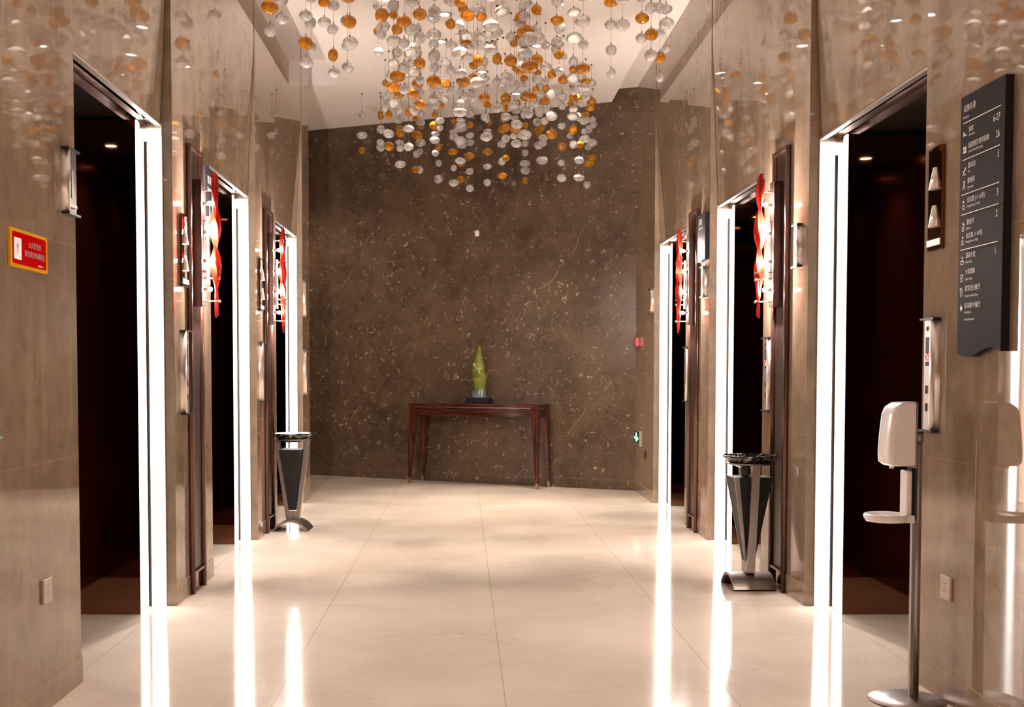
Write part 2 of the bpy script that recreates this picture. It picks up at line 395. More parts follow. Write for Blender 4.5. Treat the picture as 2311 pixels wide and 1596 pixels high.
# ---------------------------------------------------------------- call panels and hall lanterns
REDLED = emit('red_led', (1, .02, .05), 3.0)
def call_panel(s, yn, yf, z0, z1, label, floor='26'):
    yc = (yn + yf) / 2; h = z1 - z0; wd = yf - yn
    t = thing('call_panel', label, 'elevator call panel', (X(s, 0), yc, z0), group='elevator call panels')
    near = 1 if s > 0 else -1            # u direction of the edge nearer the camera
    e = wd / 2
    part('face_plate', t, wbox(s, *(sorted((-near*e, near*(e-.045)))[0], .004, sorted((-near*e, near*(e-.045)))[1], h-.004), 0, .012, ALU))
    mb = MB(); M0 = wallM(s)
    ring = []
    for zz in (.004, h - .004):
        ring.append([tuple(M0 @ Vector((near*(e-.0225) + .0225*math.cos(a), zz, .030*math.sin(a)))) for a in [math.pi*j/10 for j in range(11)]])
    mb.loft(ring, ALU, True, True, False); part('metal_rail', t, mb, label='half-round metal rail')
    for v0, v1 in ((-.004, .004), (h-.004, h+.004)): part('end_cap', t, wbox(s, -e - .002, v0, e + .002, v1, 0, .03, BLACK))
    cu = -near*.0225
    part('display', t, wbox(s, cu-.019, h*.58, cu+.019, h*.84, .0125, .0145, BLACKM))
    if floor:
        dm = MB(); text_geo([(floor, .045, cu, h*.62, 'CENTER', .8, REDLED)], dm, wallM(s, 0) @ Matrix.Translation((0, 0, .0155))); part('red_digits', t, dm, label='glowing red floor number')
    for kk, v in enumerate((.33, .17)):
        bt = part('button', t, wbox(s, cu-.014, h*v, cu+.014, h*v+.032, .012, .0155, CHROME), bevel=.001)
        ar = MB(); M1 = wallM(s, 0)
        sg = 1 if kk == 0 else -1; vc = h*v + .016
        pts = [(cu-.006, vc - sg*.005), (cu+.006, vc - sg*.005), (cu, vc + sg*.007)]
        ar.add([M1 @ Vector((p[0], p[1], .0165)) for p in pts], [(0, 1, 2)], BLACKM); part('arrow', bt, ar)
    lk = MB(); M1 = wallM(s, 0); c0 = M1 @ Vector((cu, h*.915, .012)); c1 = M1 @ Vector((cu, h*.915, .017))
    lk.tube([c0, c1], .009, CHROME, n=14); part('key_switch', t, lk)
    return t
def lantern(s, yn, yf, z0, z1, label, cones=False):
    yc = (yn + yf) / 2; h = z1 - z0; wd = yf - yn; e = wd / 2; near = 1 if s > 0 else -1
    t = thing('hall_lantern', label, 'elevator hall lantern', (X(s, 0), yc, z0), group='elevator hall lanterns')
    rl = 0 if cones else min(.032, wd*.4)
    a, b = sorted((-near*e, near*(e-rl)))
    part('face_plate', t, wbox(s, a, .004, b, h-.004, 0, .014, BRONZE if cones else BRONZE3))
    M0 = wallM(s); uc = (a + b) / 2; o0 = Vector((0, 0, 0))
    if not cones:
        ring = []
        for zz in (.004, h - .004):
            ring.append([tuple(M0 @ Vector((near*(e-rl/2) + rl/2*math.cos(q), zz, .028*math.sin(q)))) for q in [math.pi*j/10 for j in range(11)]])
        part('metal_rail', t, MB().loft(ring, ALU, True, True, False), label='half-round metal rail')
        for v0, v1 in ((-.004, .004), (h-.004, h+.004)): part('end_cap', t, wbox(s, -e-.001, v0, e+.001, v1, 0, .03, BLACK))
        part('reflection_bar', t, wbox(s, uc-.012, h*.27, uc+.010, h*.70, .014, .017, FROST), bevel=.002, label='pale bar standing for a mirrored light strip')  # reflection of a light strip, put in as a pale bar
        part('lower_band', t, wbox(s, a, h*.12, b, h*.17, .014, .017, WHITED))
    else:
        for v in (.60, .24):
            r = []
            for (rr_, vv) in ((.014, h*v+.075), (.034, h*v-.005)):
                r.append([tuple(M0 @ Vector((uc + rr_*math.cos(q), vv, .013 + rr_*.6*math.sin(q)))) for q in [math.pi*j/12 for j in range(13)]])
            part('lamp_cone', t, MB().loft(r, FROST, True, True, False), label='pale conical lamp')
        part('lower_band', t, wbox(s, a, h*.05, b, h*.11, .014, .018, ALU))
    return t
call_panel(1, 4.284, 4.405, .987, 1.408, 'call panel with red number on the right wall behind the hand sanitiser')
call_panel(1, 6.60, 6.755, .990, 1.410, 'call panel behind the right ash stand, beside the second right doorway')
call_panel(1, 9.02, 9.18, .985, 1.415, 'call panel on the right pier beyond, below the farther red sconce', '')
call_panel(-1, 6.07, 6.215, .990, 1.430, 'call panel on the nearest left pier, beside the first red sconce', '')
call_panel(-1, 8.41, 8.57, 1.0, 1.435, 'call panel on the second left pier, above and left of the ash stand', '')
call_panel(-1, 10.76, 10.92, 1.0, 1.43, 'call panel on the last left pier near the end wall', '')
lantern(-1, 4.30, 4.425, 1.80, 2.04, 'hall lantern on the near left wall above the red notice')
lantern(1, 4.265, 4.385, 1.66, 2.05, 'tall flat hall lantern with two cones beside the black directory', True)
lantern(1, 6.05, 6.15, 1.765, 1.985, 'chrome hall lantern on the near right pier behind its sconce')
lantern(1, 8.42, 8.53, 1.765, 1.985, 'chrome hall lantern under the small black sign on the right')
lantern(1, 10.76, 10.90, 1.77, 2.0, 'chrome hall lantern on the last right wall beside the end wall')
lantern(-1, 6.08, 6.20, 1.66, 2.05, 'flat two-cone hall lantern on the nearest left pier above the call panel', True)
lantern(-1, 8.42, 8.54, 1.66, 2.05, 'flat two-cone hall lantern on the second left pier above the call panel', True)
lantern(-1, 10.76, 10.87, 1.73, 2.08, 'hall lantern on the last left pier above its call panel')

# ---------------------------------------------------------------- red glass wall sconces
SCP = pm('dark_sconce_plate', (.045, .025, .022), .25, .6)
def sconce(s, yc, label, ph):
    t = thing('wall_sconce', label, 'wall lamp', (X(s, 0), yc, 0), group='red glass wall sconces')
    # local: into the corridor = -s * x
    o = lambda d: -s * d
    part('back_plate', t, MB().box((o(.0), -.045, 1.575), (o(.052), .045, 2.27), SCP), bevel=.002)
    for z in (2.215, 2.050, 1.985, 1.768, 1.733, 1.605):
        rod = MB().tube([(o(.05), 0, z), (o(.135), 0, z)], .0042, GTUBE, n=8).tube([(o(.133), 0, z), (o(.146), 0, z)], .008, GTUBE, n=10)
        part('rod', t, rod)
    part('glass_tube', t, MB().tube([(o(.075), 0, 1.70), (o(.075), 0, 2.07)], .008, GTUBE, n=12), label='clear glass upright')
    for z in (2.143, 1.986, 1.828, 1.671):
        z += .0
        bl = part('lamp_holder', t, MB().tube([(o(.05), .0, z), (o(.078), .0, z)], .009, CHROME, n=12))
        part('bulb', bl, MB().lathe([(.001, -.012), (.008, -.009), (.0115, 0), (.008, .009), (.001, .012)], BULB, c=(o(.088), 0, z), n=12))
    for kk in range(2):
        pts = []; rr = []
        for j in range(49):
            f = j / 48; z = 2.305 - f * .79 + kk * .01
            a = ph + kk * math.pi + f * 9.5
            amp = .004 + .008 * math.sin(math.pi * f)
            pts.append((o(.118) + amp * math.cos(a), amp * 1.2 * math.sin(a) + (.02 * f * f), z))
            b = .0060 + .0150 * abs(math.sin(math.pi * (f * 3.6 + .12))) ** .8 * (math.sin(math.pi * min(1, f * 1.08 + .05)) ** .5)
            rr.append((b * .95, b * 1.1))
        part('red_glass', t, MB().tube(pts, rr, GRED, n=12), label='twisted red glass')
    return t
sconce(-1, 6.41, 'red twisted glass sconce on the nearest left pier', .3)
sconce(-1, 8.80, 'red twisted glass sconce on the second left pier, above the ash stand', 1.6)
sconce(1, 6.46, 'red twisted glass sconce on the near right pier, above the ash stand', 2.2)
sconce(1, 8.86, 'red twisted glass sconce on the farther right pier', .9)

# ---------------------------------------------------------------- directory board and small signs
SIGNM = pm('dark_grey_sign', (.020, .016, .018), .6, 0, .08)
def wave_board(name, parent, s, u0, u1, v0, v1, o0, o1, amp):
    pts = [(u0, v1), (u0, v0)]
    for j in range(1, 24):
        f = j / 24; pts.append((u0 + (u1-u0)*f, v0 - amp*math.sin(f*2*math.pi*.98) * (1 if s > 0 else 1)))
    pts += [(u1, v0), (u1, v1)]
    M0 = wallM(s)
    return part(name, parent, MB().prism(pts, lambda u, v: tuple(M0 @ Vector((u, v, o0))), lambda u, v: tuple(M0 @ Vector((u, v, o1))), SIGNM))
D0, D1 = 3.745, 4.075      # near and far end of the board
t = thing('directory_board', 'long black floor directory board with white lettering and a wavy lower edge', 'sign', (1.772, (D0 + D1) / 2, 1.2))
wave_board('board', t, 1, -.165, .165, .075, .965, .0, .028, .014)
IT = []; LN = []
f = 1.0
def put(px, py): # photograph point -> board (u, v): the board's face plane
    Xf = 1.744; dx = px - 1045.; dn = py - 953.2
    F = 2600*math.cos(PHI) - dn*math.sin(PHI); Dn = 2600*math.sin(PHI) + dn*math.cos(PHI)
    q = Xf / dx; return ((D0 + D1) / 2 - F*q, 1.2 - Dn*q - 1.2)
DIR = [('设施名录', 2175.5, 254, .026), ('Directory', 2175, 270, .014), ('客房', 2187, 297, .0205), ('Guestroom', 2187, 307, .0125),
       ('皇冠假日贵宾酒廊', 2186, 334, .0215), ('Crowne Plaza Club Lounge', 2186, 345, .0125), ('游泳池', 2185, 379, .0215), ('Pool', 2185, 390, .0125),
       ('健身房', 2184, 413, .0205), ('Gymnasium', 2184, 426, .0125), ('会议室 (11-16号)', 2183, 457, .0205), ('Meeting Room (11-16#)', 2183, 469, .0125),
       ('宴会厅', 2182, 507, .0215), ('Ballroom', 2181, 519, .0125), ('会议室 (1-10号)', 2180.5, 538, .0205), ('Meeting Room (1-10#)', 2180, 549, .0125),
       ('酒店大堂', 2180, 582, .0205), ('Hotel Lobby', 2179, 595, .0125), ('大堂酒廊', 2179, 619, .0205), ('Lobby Lounge', 2178, 633, .0125),
       ('冠军全日餐厅', 2178, 657, .0215), ("Champion's All Day Dining", 2178, 671, .0115), ('彩丰楼·中餐厅', 2177, 696, .0215), ('Cai Feng Lou', 2176.5, 708, .0125), ('Chinese Restaurant', 2176, 724, .0125)]
for st, px, py, sz in DIR:
    u, v = put(px, py); IT.append((st, sz, u, v, 'LEFT', .80 if sz < .02 else .92))
for st, px, py in (('6-27', 2258, 268), ('26', 2257, 307), ('5', 2256, 353), ('3', 2254, 440), ('2', 2252, 488), ('1', 2249, 573)):
    u, v = put(px, py); IT.append((st, .034, u, v, 'RIGHT', .8))
lm = MB(); MT = wallM(1, .0) @ Matrix.Translation((0, 0, .0292))
text_geo(IT, lm, MT)
for a, b in (((2175, 279), (2259.6, 238)), ((2173, 362.5), (2257.5, 327)), ((2171, 441), (2256, 411)), ((2170, 486), (2255, 459.5)), ((2168, 565.5), (2252.5, 544.5))):
    p, q = put(*a), put(*b); vv = (p[1] + q[1]) / 2
    wbox(1, p[0], vv - .0014, q[0], vv + .0014, .0285, .0296, WHITED, lm)
def icon(px, py, shapes):
    u, v = put(px, py)
    for sh in shapes:
        lm.add([MT @ Vector((u + a*.001, v + b*.001, 0)) for a, b in sh], [tuple(range(len(sh)))], WHITED)
R_ = lambda x0, y0, x1, y1: [(x0, y0), (x1, y0), (x1, y1), (x0, y1)]
def disc(x, y, r, n=10): return [(x + r*math.cos(2*math.pi*j/n), y + r*math.sin(2*math.pi*j/n)) for j in range(n)]
person = [disc(0, 10, 5), R_(-8, -14, -5, -2), R_(5, -14, 8, -2), R_(-8, -16, 8, -13), R_(-6, -3, 6, 0)]
icon(2179, 303, [R_(-14, -8, -11, 10), R_(-11, -6, 14, -2), disc(-5, 3, 4)])
icon(2178, 339, [disc(-6, 6, 6), disc(7, 6, 6), disc(-6, -6, 6), disc(7, -6, 6)])
icon(2177, 387, [disc(8, 8, 5), [(-12, -2), (4, 6), (8, 2), (-8, -8)], R_(-13, -13, 13, -10)])
icon(2176, 419, [disc(2, 12, 5), R_(-2, -4, 5, 7), [(-12, -14), (-8, -16), (2, -4), (-2, -3)], [(3, -4), (6, -4), (12, -14), (9, -16)]])
icon(2175, 463, person); icon(2174, 512, person + [disc(9, 6, 4)]); icon(2173, 543, person)
icon(2172, 590, [R_(-13, -12, 13, -9), R_(-13, -2, 13, 1), R_(-13, -12, -10, 0), R_(10, -12, 13, 0), R_(-1.5, 0, 1.5, 10), [(-6, 10), (6, 10), (0, 18)]])
icon(2171, 627, [R_(-12, -14, 8, -11), R_(-10, 8, 8, 11), R_(-10, -2, -7, 9), R_(5, -2, 8, 9), R_(-8, -5, 6, -2), R_(8, 4, 13, 7), R_(-1, -12, 1.5, -4)])
icon(2170, 660, [R_(-8, -16, -5, 16), R_(5, -16, 8, 16), R_(-11, 6, -9, 16), R_(-4, 6, -2, 16)])
icon(2170, 694, [[(-4, -14), (6, -8), (10, 0), (2, 3), (-2, 14), (-5, 4), (-10, -2)]])
lm.build('lettering', t)

def small_sign(s, yn, yf, z0, z1, label):
    t = thing('direction_sign', label, 'sign', (X(s, 0), (yn + yf) / 2, z0), group='small black signs on the piers')
    e = (yf - yn) / 2
    wave_board('board', t, s, -e, e, .0, z1 - z0, 0, .030, .008)
    lt = MB(); text_geo([('客房', .05, -e*.55, (z1-z0)*.78, 'LEFT'), ('Guestroom', .026, -e*.55, (z1-z0)*.68, 'LEFT')], lt, wallM(s, 0) @ Matrix.Translation((0, 0, .0312)))
    wbox(s, -e*.1, (z1-z0)*.25, e*.0, (z1-z0)*.5, .030, .0312, WHITED, lt)
    lt.build('lettering', t)
small_sign(-1, 6.57, 6.79, 1.98, 2.385, 'small black sign beside the sconce on the nearest left pier')
small_sign(1, 8.345, 8.60, 2.03, 2.37, 'small black sign with wavy lower edge on the farther right pier')

# red evacuation notice on the left wall
REDP = pm('red_print', (.60, .004, .005), .8, 0, 0); YEL = pm('yellow_border', (.80, .42, .03), .8, 0, 0); BRN = pm('dark_print', (.10, .012, .0), .5); PINK = pm('pink_print', (.75, .30, .30), .5); WP = pm('white_print', (.85, .75, .76), .4)
t = thing('evacuation_notice', 'red notice with yellow border and dark characters on the left wall', 'sign', (X(-1, 0), 3.955, 1.62))
part('board', t, wbox(-1, -.168, -.064, .168, .064, 0, .008, YEL))
def rr(u0, v0, u1, v1, r, n=5):
    p = []
    for cx, cyy, a0 in ((u1-r, v1-r, 0), (u0+r, v1-r, 90), (u0+r, v0+r, 180), (u1-r, v0+r, 270)):
        for j in range(n+1):
            a = math.radians(a0 + 90*j/n); p.append((cx + r*math.cos(a), cyy + r*math.sin(a)))
    return p
def flat(mb, pts, M, m): mb.add([M @ Vector((a, b, 0)) for a, b in pts], [tuple(range(len(pts)))], m)
pr = MB(); MA = lambda o: wallM(-1, 0) @ Matrix.Translation((0, 0, o))
flat(pr, rr(-.152, -.053, .154, .053, .010), MA(.0086), REDP)
flat(pr, rr(-.140, -.038, -.075, .034, .006), MA(.0092), WP)
flat(pr, [(-.112, -.018), (-.106, -.018), (-.106, .006), (-.112, .006)], MA(.0096), BRN); flat(pr, [(-.116, .004), (-.102, .004), (-.109, .020)], MA(.0096), REDP)
text_geo([('火灾发生时', .024, .045, .012, 'CENTER', 1.0, BRN), ('请勿乘坐电梯逃生', .024, .045, -.020, 'CENTER', 1.0, BRN), ('119', .010, .115, -.048, 'CENTER', 1.0, PINK)], pr, MA(.0096))
wbox(-1, .075, -.047, .105, -.041, .0086, .0096, PINK, pr)
pr.build('print', t)

# sockets
def socket(s, yc, zc, label):
    t = thing('wall_socket', label, 'socket', (X(s, 0), yc, zc), group='wall sockets')
    part('frame', t, wbox(s, -.043, -.043, .043, .043, 0, .010, CREAM), bevel=.002)
    ho = MB()
    for u, v, a in ((-.008, .018, 0), (.008, .018, 0), (-.010, -.012, 1), (.010, -.012, 1), (0, -.002, 0)):
        wbox(s, u-.0035, v-.0015, u+.0035, v+.0015, .0098, .0104, BLACK, ho)
    part('slots', t, ho)
socket(-1, 4.078, .43, 'cream power socket low on the left wall'); socket(1, 4.185, .42, 'cream power socket low on the right wall beside the sanitiser stand')

# right wall near the end: call point, exit sign, slot
RED = pm('red_plastic', (.55, .02, .03), .3)
t = thing('fire_call_point', 'small red fire call point on the right wall by the end wall', 'alarm', (1.772, 11.62, 1.525))
part('body', t, wbox(1, -.045, -.045, .045, .045, 0, .04, RED), bevel=.004); part('glass', t, wbox(1, -.025, -.022, .025, .022, .04, .043, PINK))
t = thing('exit_sign', 'low green lit running man exit sign on the right wall', 'sign', (1.772, 11.66, .555))
part('frame', t, wbox(1, -.19, -.078, .19, .078, 0, .014, ALU), bevel=.002)
GRN = emit('green_sign_light', (.05, .85, .35), .9)
part('dark_panel', t, wbox(1, -.15, -.045, .15, .065, .014, .0155, BLACKM))
fig = MB(); ME = wallM(1, 0) @ Matrix.Translation((0, 0, .0165))
for sh in ([(-.05, -.035), (.05, -.035), (.05, .055), (-.05, .055)],): flat(fig, sh, ME, GRN)
for sh in ([(.07, .0), (.10, .025), (.10, .01), (.14, .01), (.14, -.01), (.10, -.01), (.10, -.025)], [(-.07, .0), (-.10, .025), (-.10, .01), (-.14, .01), (-.14, -.01), (-.10, -.01), (-.10, -.025)]): flat(fig, sh, ME, GRN)
ME2 = wallM(1, 0) @ Matrix.Translation((0, 0, .0172))
for sh in (disc(.005, .04, .008), [(-.012, .028), (.012, .030), (.008, .0), (-.008, .0)], [(.006, .002), (-.006, .002), (-.028, -.026), (-.020, -.028)], [(-.004, .0), (.008, .0), (.026, -.012), (.020, -.028)], [(.012, .028), (.028, .014), (.024, .010), (.008, .022)], [(-.012, .028), (-.026, .012), (-.022, .008), (-.006, .022)]): flat(fig, sh, ME2, WP)
fig.build('green_figure', t)
t = tag(MB().box((1.766, 11.12, .38), (1.772, 11.19, .455), BLACK).build('wall_slot'), 'narrow black slot plate on the right wall right of the exit sign', 'wall plate')
# sensor on the end wall
def onwall(x, z, off=0.0):
    y = bwall(x); nrm = Vector((WD.y, -WD.x)); 
    if nrm.y > 0: nrm = -nrm
    return Vector((x + nrm.x*off, y + nrm.y*off, z))
pz = 2.74
sm = MB().box((-.022, -.016, -.03), (.022, 0, .03), WHITE).lathe([(.001, -.012), (.012, -.008), (.012, .008), (.001, .012)], WHITE, c=(0, -.016, 0), n=12)
o = sm.build('motion_sensor', bevel=.002); o.location = onwall(.158, pz); o.rotation_euler[2] = math.atan2(WD.y, WD.x)
tag(o, 'tiny white sensor high on the dark marble end wall', 'sensor')
STR = [
 (-1.252,8.07,"-0.006,3.78,0.081,0.068,C 0.006,3.657,0.087,0.074,C"),
 (-1.107,6.7,"0,3.611,0.09,0.075,A 0,3.46,0.088,0.072,C -0.001,3.305,0.098,0.072,A 0.001,3.174,0.072,0.067,C"),
 (-1.066,7.92,"0,3.812,0.084,0.075,C -0.001,3.63,0.084,0.069,C -0.002,3.448,0.093,0.084,A 0.003,3.317,0.084,0.072,C"),
 (-1.056,8.11,"-0.004,3.813,0.075,0.062,C -0.008,3.64,0.075,0.075,C 0.012,3.47,0.062,0.069,C"),
 (-1.03,11.86,"0,3.84,0.068,0.059,C -0.001,3.634,0.105,0.068,C -0.001,3.482,0.064,0.068,A"),
 (-0.937,7.89,"0,3.874,0.099,0.07,A 0.001,3.711,0.079,0.061,A 0,3.578,0.088,0.064,C"),
 (-0.899,8.1,"-0.001,3.756,0.075,0.069,C -0.008,3.592,0.069,0.069,C -0.006,3.416,0.072,0.084,A 0.012,3.295,0.084,0.062,C"),
 (-0.846,11.96,"0.008,3.84,0.064,0.046,A -0.007,3.533,0.083,0.074,C"),
 (-0.836,11.8,"-0.004,3.84,0.054,0.054,A 0.004,3.684,0.082,0.086,C -0.001,3.55,0.077,0.073,C"),
 (-0.818,8.25,"0,3.861,0.093,0.077,C -0.002,3.696,0.086,0.076,C -0.006,3.52,0.07,0.063,C 0.009,3.372,0.083,0.07,C"),
 (-0.765,7.89,"-0.007,3.74,0.079,0.055,A -0.001,3.581,0.088,0.085,A 0.007,3.439,0.091,0.079,C"),
 (-0.706,10.56,"0.003,3.84,0.053,0.057,A -0.001,3.713,0.073,0.057,C -0.001,3.617,0.065,0.073,C"),
 (-0.662,12.04,"-0.017,3.83,0.093,0.074,C 0.006,3.744,0.074,0.065,A 0.01,3.598,0.088,0.06,C"),
 (-0.656,10.28,"-0.001,3.84,0.047,0.055,C -0.001,3.678,0.063,0.071,C 0.002,3.496,0.063,0.067,A"),
 (-0.639,11.2,"0,3.84,0.069,0.043,C"),
 (-0.635,9.95,"-0.002,3.256,0.088,0.069,C 0.002,3.151,0.084,0.073,A"),
 (-0.616,11.44,"0.001,3.569,0.088,0.075,A -0.003,3.422,0.079,0.062,C 0.001,3.266,0.106,0.07,C"),
 (-0.604,8.28,"-0.002,3.81,0.064,0.064,C -0.009,3.633,0.051,0.064,A 0.01,3.487,0.064,0.064,C"),
 (-0.535,7.67,"0,3.726,0.09,0.072,C 0.004,3.558,0.085,0.085,A -0.005,3.435,0.063,0.069,C"),
 (-0.552,8.11,"0.004,3.778,0.088,0.088,C -0.005,3.614,0.088,0.069,C"),
 (-0.499,8.93,"-0.013,3.84,0.082,0.076,A -0.013,3.663,0.082,0.076,C -0.007,3.482,0.117,0.082,A 0.02,3.344,0.076,0.048,A 0.013,3.23,0.062,0.076,C"),
 (-0.481,11.91,"-0.01,3.814,0.056,0.056,A 0.022,3.648,0.106,0.083,A 0.004,3.455,0.069,0.074,C -0.015,3.296,0.069,0.069,A"),
 (-0.465,7.82,"-0.005,3.663,0.074,0.084,C -0.002,3.604,0.053,0.056,A 0,3.436,0.096,0.068,C -0.003,3.285,0.074,0.062,C 0.003,3.126,0.09,0.068,A 0.005,3.024,0.074,0.062,C"),
 (-0.466,9.95,"0,3.301,0.088,0.061,C 0,3.147,0.08,0.069,C"),
 (-0.448,9.59,"0.003,3.84,0.081,0.081,A -0.004,3.674,0.066,0.074,C 0.002,3.364,0.052,0.074,A"),
 (-0.445,12.1,"0.007,3.815,0.088,0.079,C 0.007,3.765,0.07,0.042,A 0.007,3.61,0.098,0.088,C -0.007,3.518,0.065,0.065,C -0.012,3.331,0.074,0.079,C"),
 (-0.42,11.74,"0,3.827,0.064,0.082,C"),
 (-0.381,7.56,"0,3.663,0.097,0.07,C -0.004,3.484,0.087,0.072,A 0.002,3.345,0.069,0.059,C -0.001,3.19,0.075,0.069,C 0.002,3.046,0.069,0.056,C"),
 (-0.354,7.98,"0.007,3.745,0.085,0.063,C 0.001,3.556,0.088,0.075,C -0.003,3.4,0.088,0.069,C -0.006,3.323,0.063,0.056,C"),
 (-0.346,8.94,"-0.014,3.84,0.076,0.069,C -0.004,3.659,0.062,0.069,C 0.003,3.498,0.048,0.055,A -0.001,3.431,0.082,0.069,A 0.016,3.367,0.076,0.069,C"),
 (-0.344,8.17,"0,3.481,0.09,0.075,C 0,3.329,0.098,0.071,C -0.007,3.169,0.088,0.069,A 0.008,3.049,0.063,0.063,C"),
 (-0.286,7.72,"0,3.759,0.09,0.074,A 0.001,3.579,0.087,0.075,A -0.003,3.427,0.075,0.078,C -0.003,3.261,0.075,0.068,A 0.003,3.148,0.056,0.056,C 0.003,2.99,0.075,0.062,A"),
 (-0.262,10.56,"-0.03,3.78,0.058,0.058,C 0.015,3.629,0.091,0.066,C 0.015,3.556,0.054,0.058,A"),
 (-0.262,10.9,"-0.004,3.53,0.092,0.08,A 0.005,3.452,0.071,0.059,C -0.004,3.394,0.088,0.067,C 0.004,3.275,0.067,0.063,C"),
 (-0.254,12.1,"0.005,3.564,0.084,0.07,A 0,3.399,0.07,0.07,C -0.005,3.234,0.093,0.088,C"),
 (-0.209,10.74,"-0.004,3.825,0.066,0.075,C 0.013,3.68,0.058,0.058,A -0.004,3.538,0.075,0.058,C -0.004,3.473,0.058,0.058,C"),
 (-0.201,8.05,"-0.001,3.709,0.057,0.057,A -0.004,3.657,0.089,0.063,C 0.002,3.478,0.066,0.07,C 0.005,3.317,0.063,0.076,C"),
 (-0.196,7.89,"0.009,3.744,0.05,0.038,A 0.008,3.649,0.082,0.069,C -0.004,3.494,0.098,0.069,C -0.001,3.351,0.082,0.085,C -0.004,3.181,0.098,0.082,A -0.005,3.069,0.063,0.057,C"),
 (-0.144,9.88,"0.001,3.84,0.084,0.057,C 0.005,3.662,0.08,0.068,A -0.006,3.528,0.057,0.068,C"),
 (-0.093,11.32,"-0.012,3.365,0.088,0.062,A 0.006,3.21,0.057,0.062,C 0.006,3.065,0.092,0.066,C"),
 (-0.092,11.49,"0.005,3.84,0.053,0.071,C -0.004,3.775,0.053,0.053,C -0.004,3.697,0.044,0.053,A 0,3.593,0.08,0.053,C 0.004,3.545,0.088,0.071,C"),
 (-0.086,8.24,"0,3.835,0.096,0.071,C -0.002,3.672,0.067,0.07,A 0.005,3.524,0.076,0.057,C -0.002,3.347,0.06,0.07,C -0.002,3.202,0.054,0.067,C"),
 (-0.023,10.4,"0.003,3.467,0.08,0.04,C 0.007,3.428,0.088,0.056,C -0.005,3.287,0.096,0.076,C -0.005,3.11,0.088,0.06,C"),
 (-0.021,7.72,"-0.001,3.659,0.072,0.069,A -0.004,3.51,0.056,0.063,C -0.001,3.325,0.094,0.075,C 0.006,3.194,0.075,0.063,C -0.004,3.073,0.044,0.056,C 0.002,2.991,0.063,0.063,C -0.001,2.937,0.091,0.056,C"),
 (-0.013,12.1,"-0.019,3.765,0.13,0.093,C 0.008,3.605,0.121,0.102,C 0.045,3.582,0.056,0.065,C -0.015,3.386,0.079,0.056,A -0.019,3.23,0.079,0.074,A"),
 (0.002,8.05,"-0.002,3.719,0.07,0.057,A -0.002,3.559,0.063,0.057,C 0.001,3.222,0.092,0.07,A 0.001,3.12,0.07,0.057,C"),
 (0.026,7.39,"0,3.618,0.087,0.08,C 0.005,3.47,0.082,0.069,A -0.001,3.336,0.082,0.063,C -0.014,3.3,0.063,0.031,A 0.008,3.202,0.075,0.057,C"),
 (0.068,11.59,"0.003,3.84,0.053,0.062,C -0.002,3.788,0.089,0.071,C 0.007,3.683,0.062,0.062,A 0.003,3.578,0.08,0.062,C 0.007,3.508,0.08,0.062,C -0.006,3.377,0.098,0.071,A -0.006,3.223,0.076,0.067,C -0.002,3.056,0.076,0.071,C"),
 (0.074,8.53,"-0.013,3.84,0.066,0.059,C 0.007,3.633,0.059,0.059,C 0.01,3.46,0.066,0.056,A -0.003,3.38,0.059,0.039,A -0.003,3.229,0.056,0.069,C"),
 (0.098,7.87,"0.002,3.647,0.097,0.066,C 0.006,3.486,0.069,0.063,C 0.003,3.32,0.069,0.075,A -0.01,3.171,0.088,0.069,C"),
 (0.118,7.53,"0,3.668,0.089,0.072,C 0.002,3.504,0.068,0.056,A -0.001,3.365,0.062,0.062,C"),
 (0.171,8.8,"-0.01,3.145,0.061,0.054,C 0.01,2.996,0.088,0.064,C"),
 (0.176,9.63,"-0.004,3.781,0.068,0.076,C 0.003,3.647,0.076,0.061,C 0,3.488,0.091,0.068,A"),
 (0.186,7.69,"0.001,3.664,0.069,0.025,C -0.002,3.495,0.1,0.072,C 0.001,3.341,0.084,0.072,C"),
 (0.24,11.4,"-0.001,3.84,0.079,0.061,A 0.003,3.784,0.061,0.07,C -0.006,3.694,0.053,0.061,C 0.003,3.582,0.079,0.044,C 0.003,3.38,0.088,0.07,A -0.001,3.238,0.079,0.061,C -0.005,3.082,0.07,0.07,C"),
 (0.253,7.51,"0,3.711,0.098,0.071,C 0,3.535,0.088,0.062,C"),
 (0.261,8.96,"0.001,3.822,0.083,0.062,C 0.001,3.624,0.076,0.087,A -0.002,3.449,0.062,0.069,C 0.001,3.25,0.097,0.069,C"),
 (0.276,12.1,"0,3.811,0.056,0.047,A"),
 (0.35,10.59,"0,3.84,0.081,0.065,C"),
 (0.371,10.27,"0,3.84,0.079,0.055,C"),
 (0.374,9.13,"0,3.84,0.077,0.07,C -0.003,3.655,0.095,0.084,A 0.001,3.504,0.06,0.074,C"),
 (0.384,11.44,"-0.001,3.84,0.062,0.053,C 0.008,3.693,0.062,0.044,A -0.001,3.603,0.079,0.079,A -0.005,3.465,0.084,0.07,C -0.005,3.296,0.07,0.079,C 0.004,3.153,0.088,0.062,A"),
 (0.404,8.8,"0.005,3.089,0.088,0.064,C -0.005,2.946,0.074,0.058,C"),
 (0.405,7.63,"0,3.783,0.092,0.079,C 0.009,3.619,0.088,0.059,C -0.006,3.536,0.076,0.065,C 0.006,3.439,0.106,0.079,A -0.002,3.37,0.085,0.073,C 0.009,3.299,0.088,0.07,C -0.014,3.219,0.07,0.065,C"),
 (0.407,7.15,"0,3.257,0.09,0.075,C 0,3.087,0.099,0.076,A 0.006,2.907,0.088,0.06,A -0.007,2.802,0.06,0.055,C"),
 (0.408,9.3,"-0.005,3.84,0.064,0.064,A 0.006,3.637,0.043,0.043,A 0.006,3.505,0.079,0.079,C -0.004,3.351,0.079,0.064,C"),
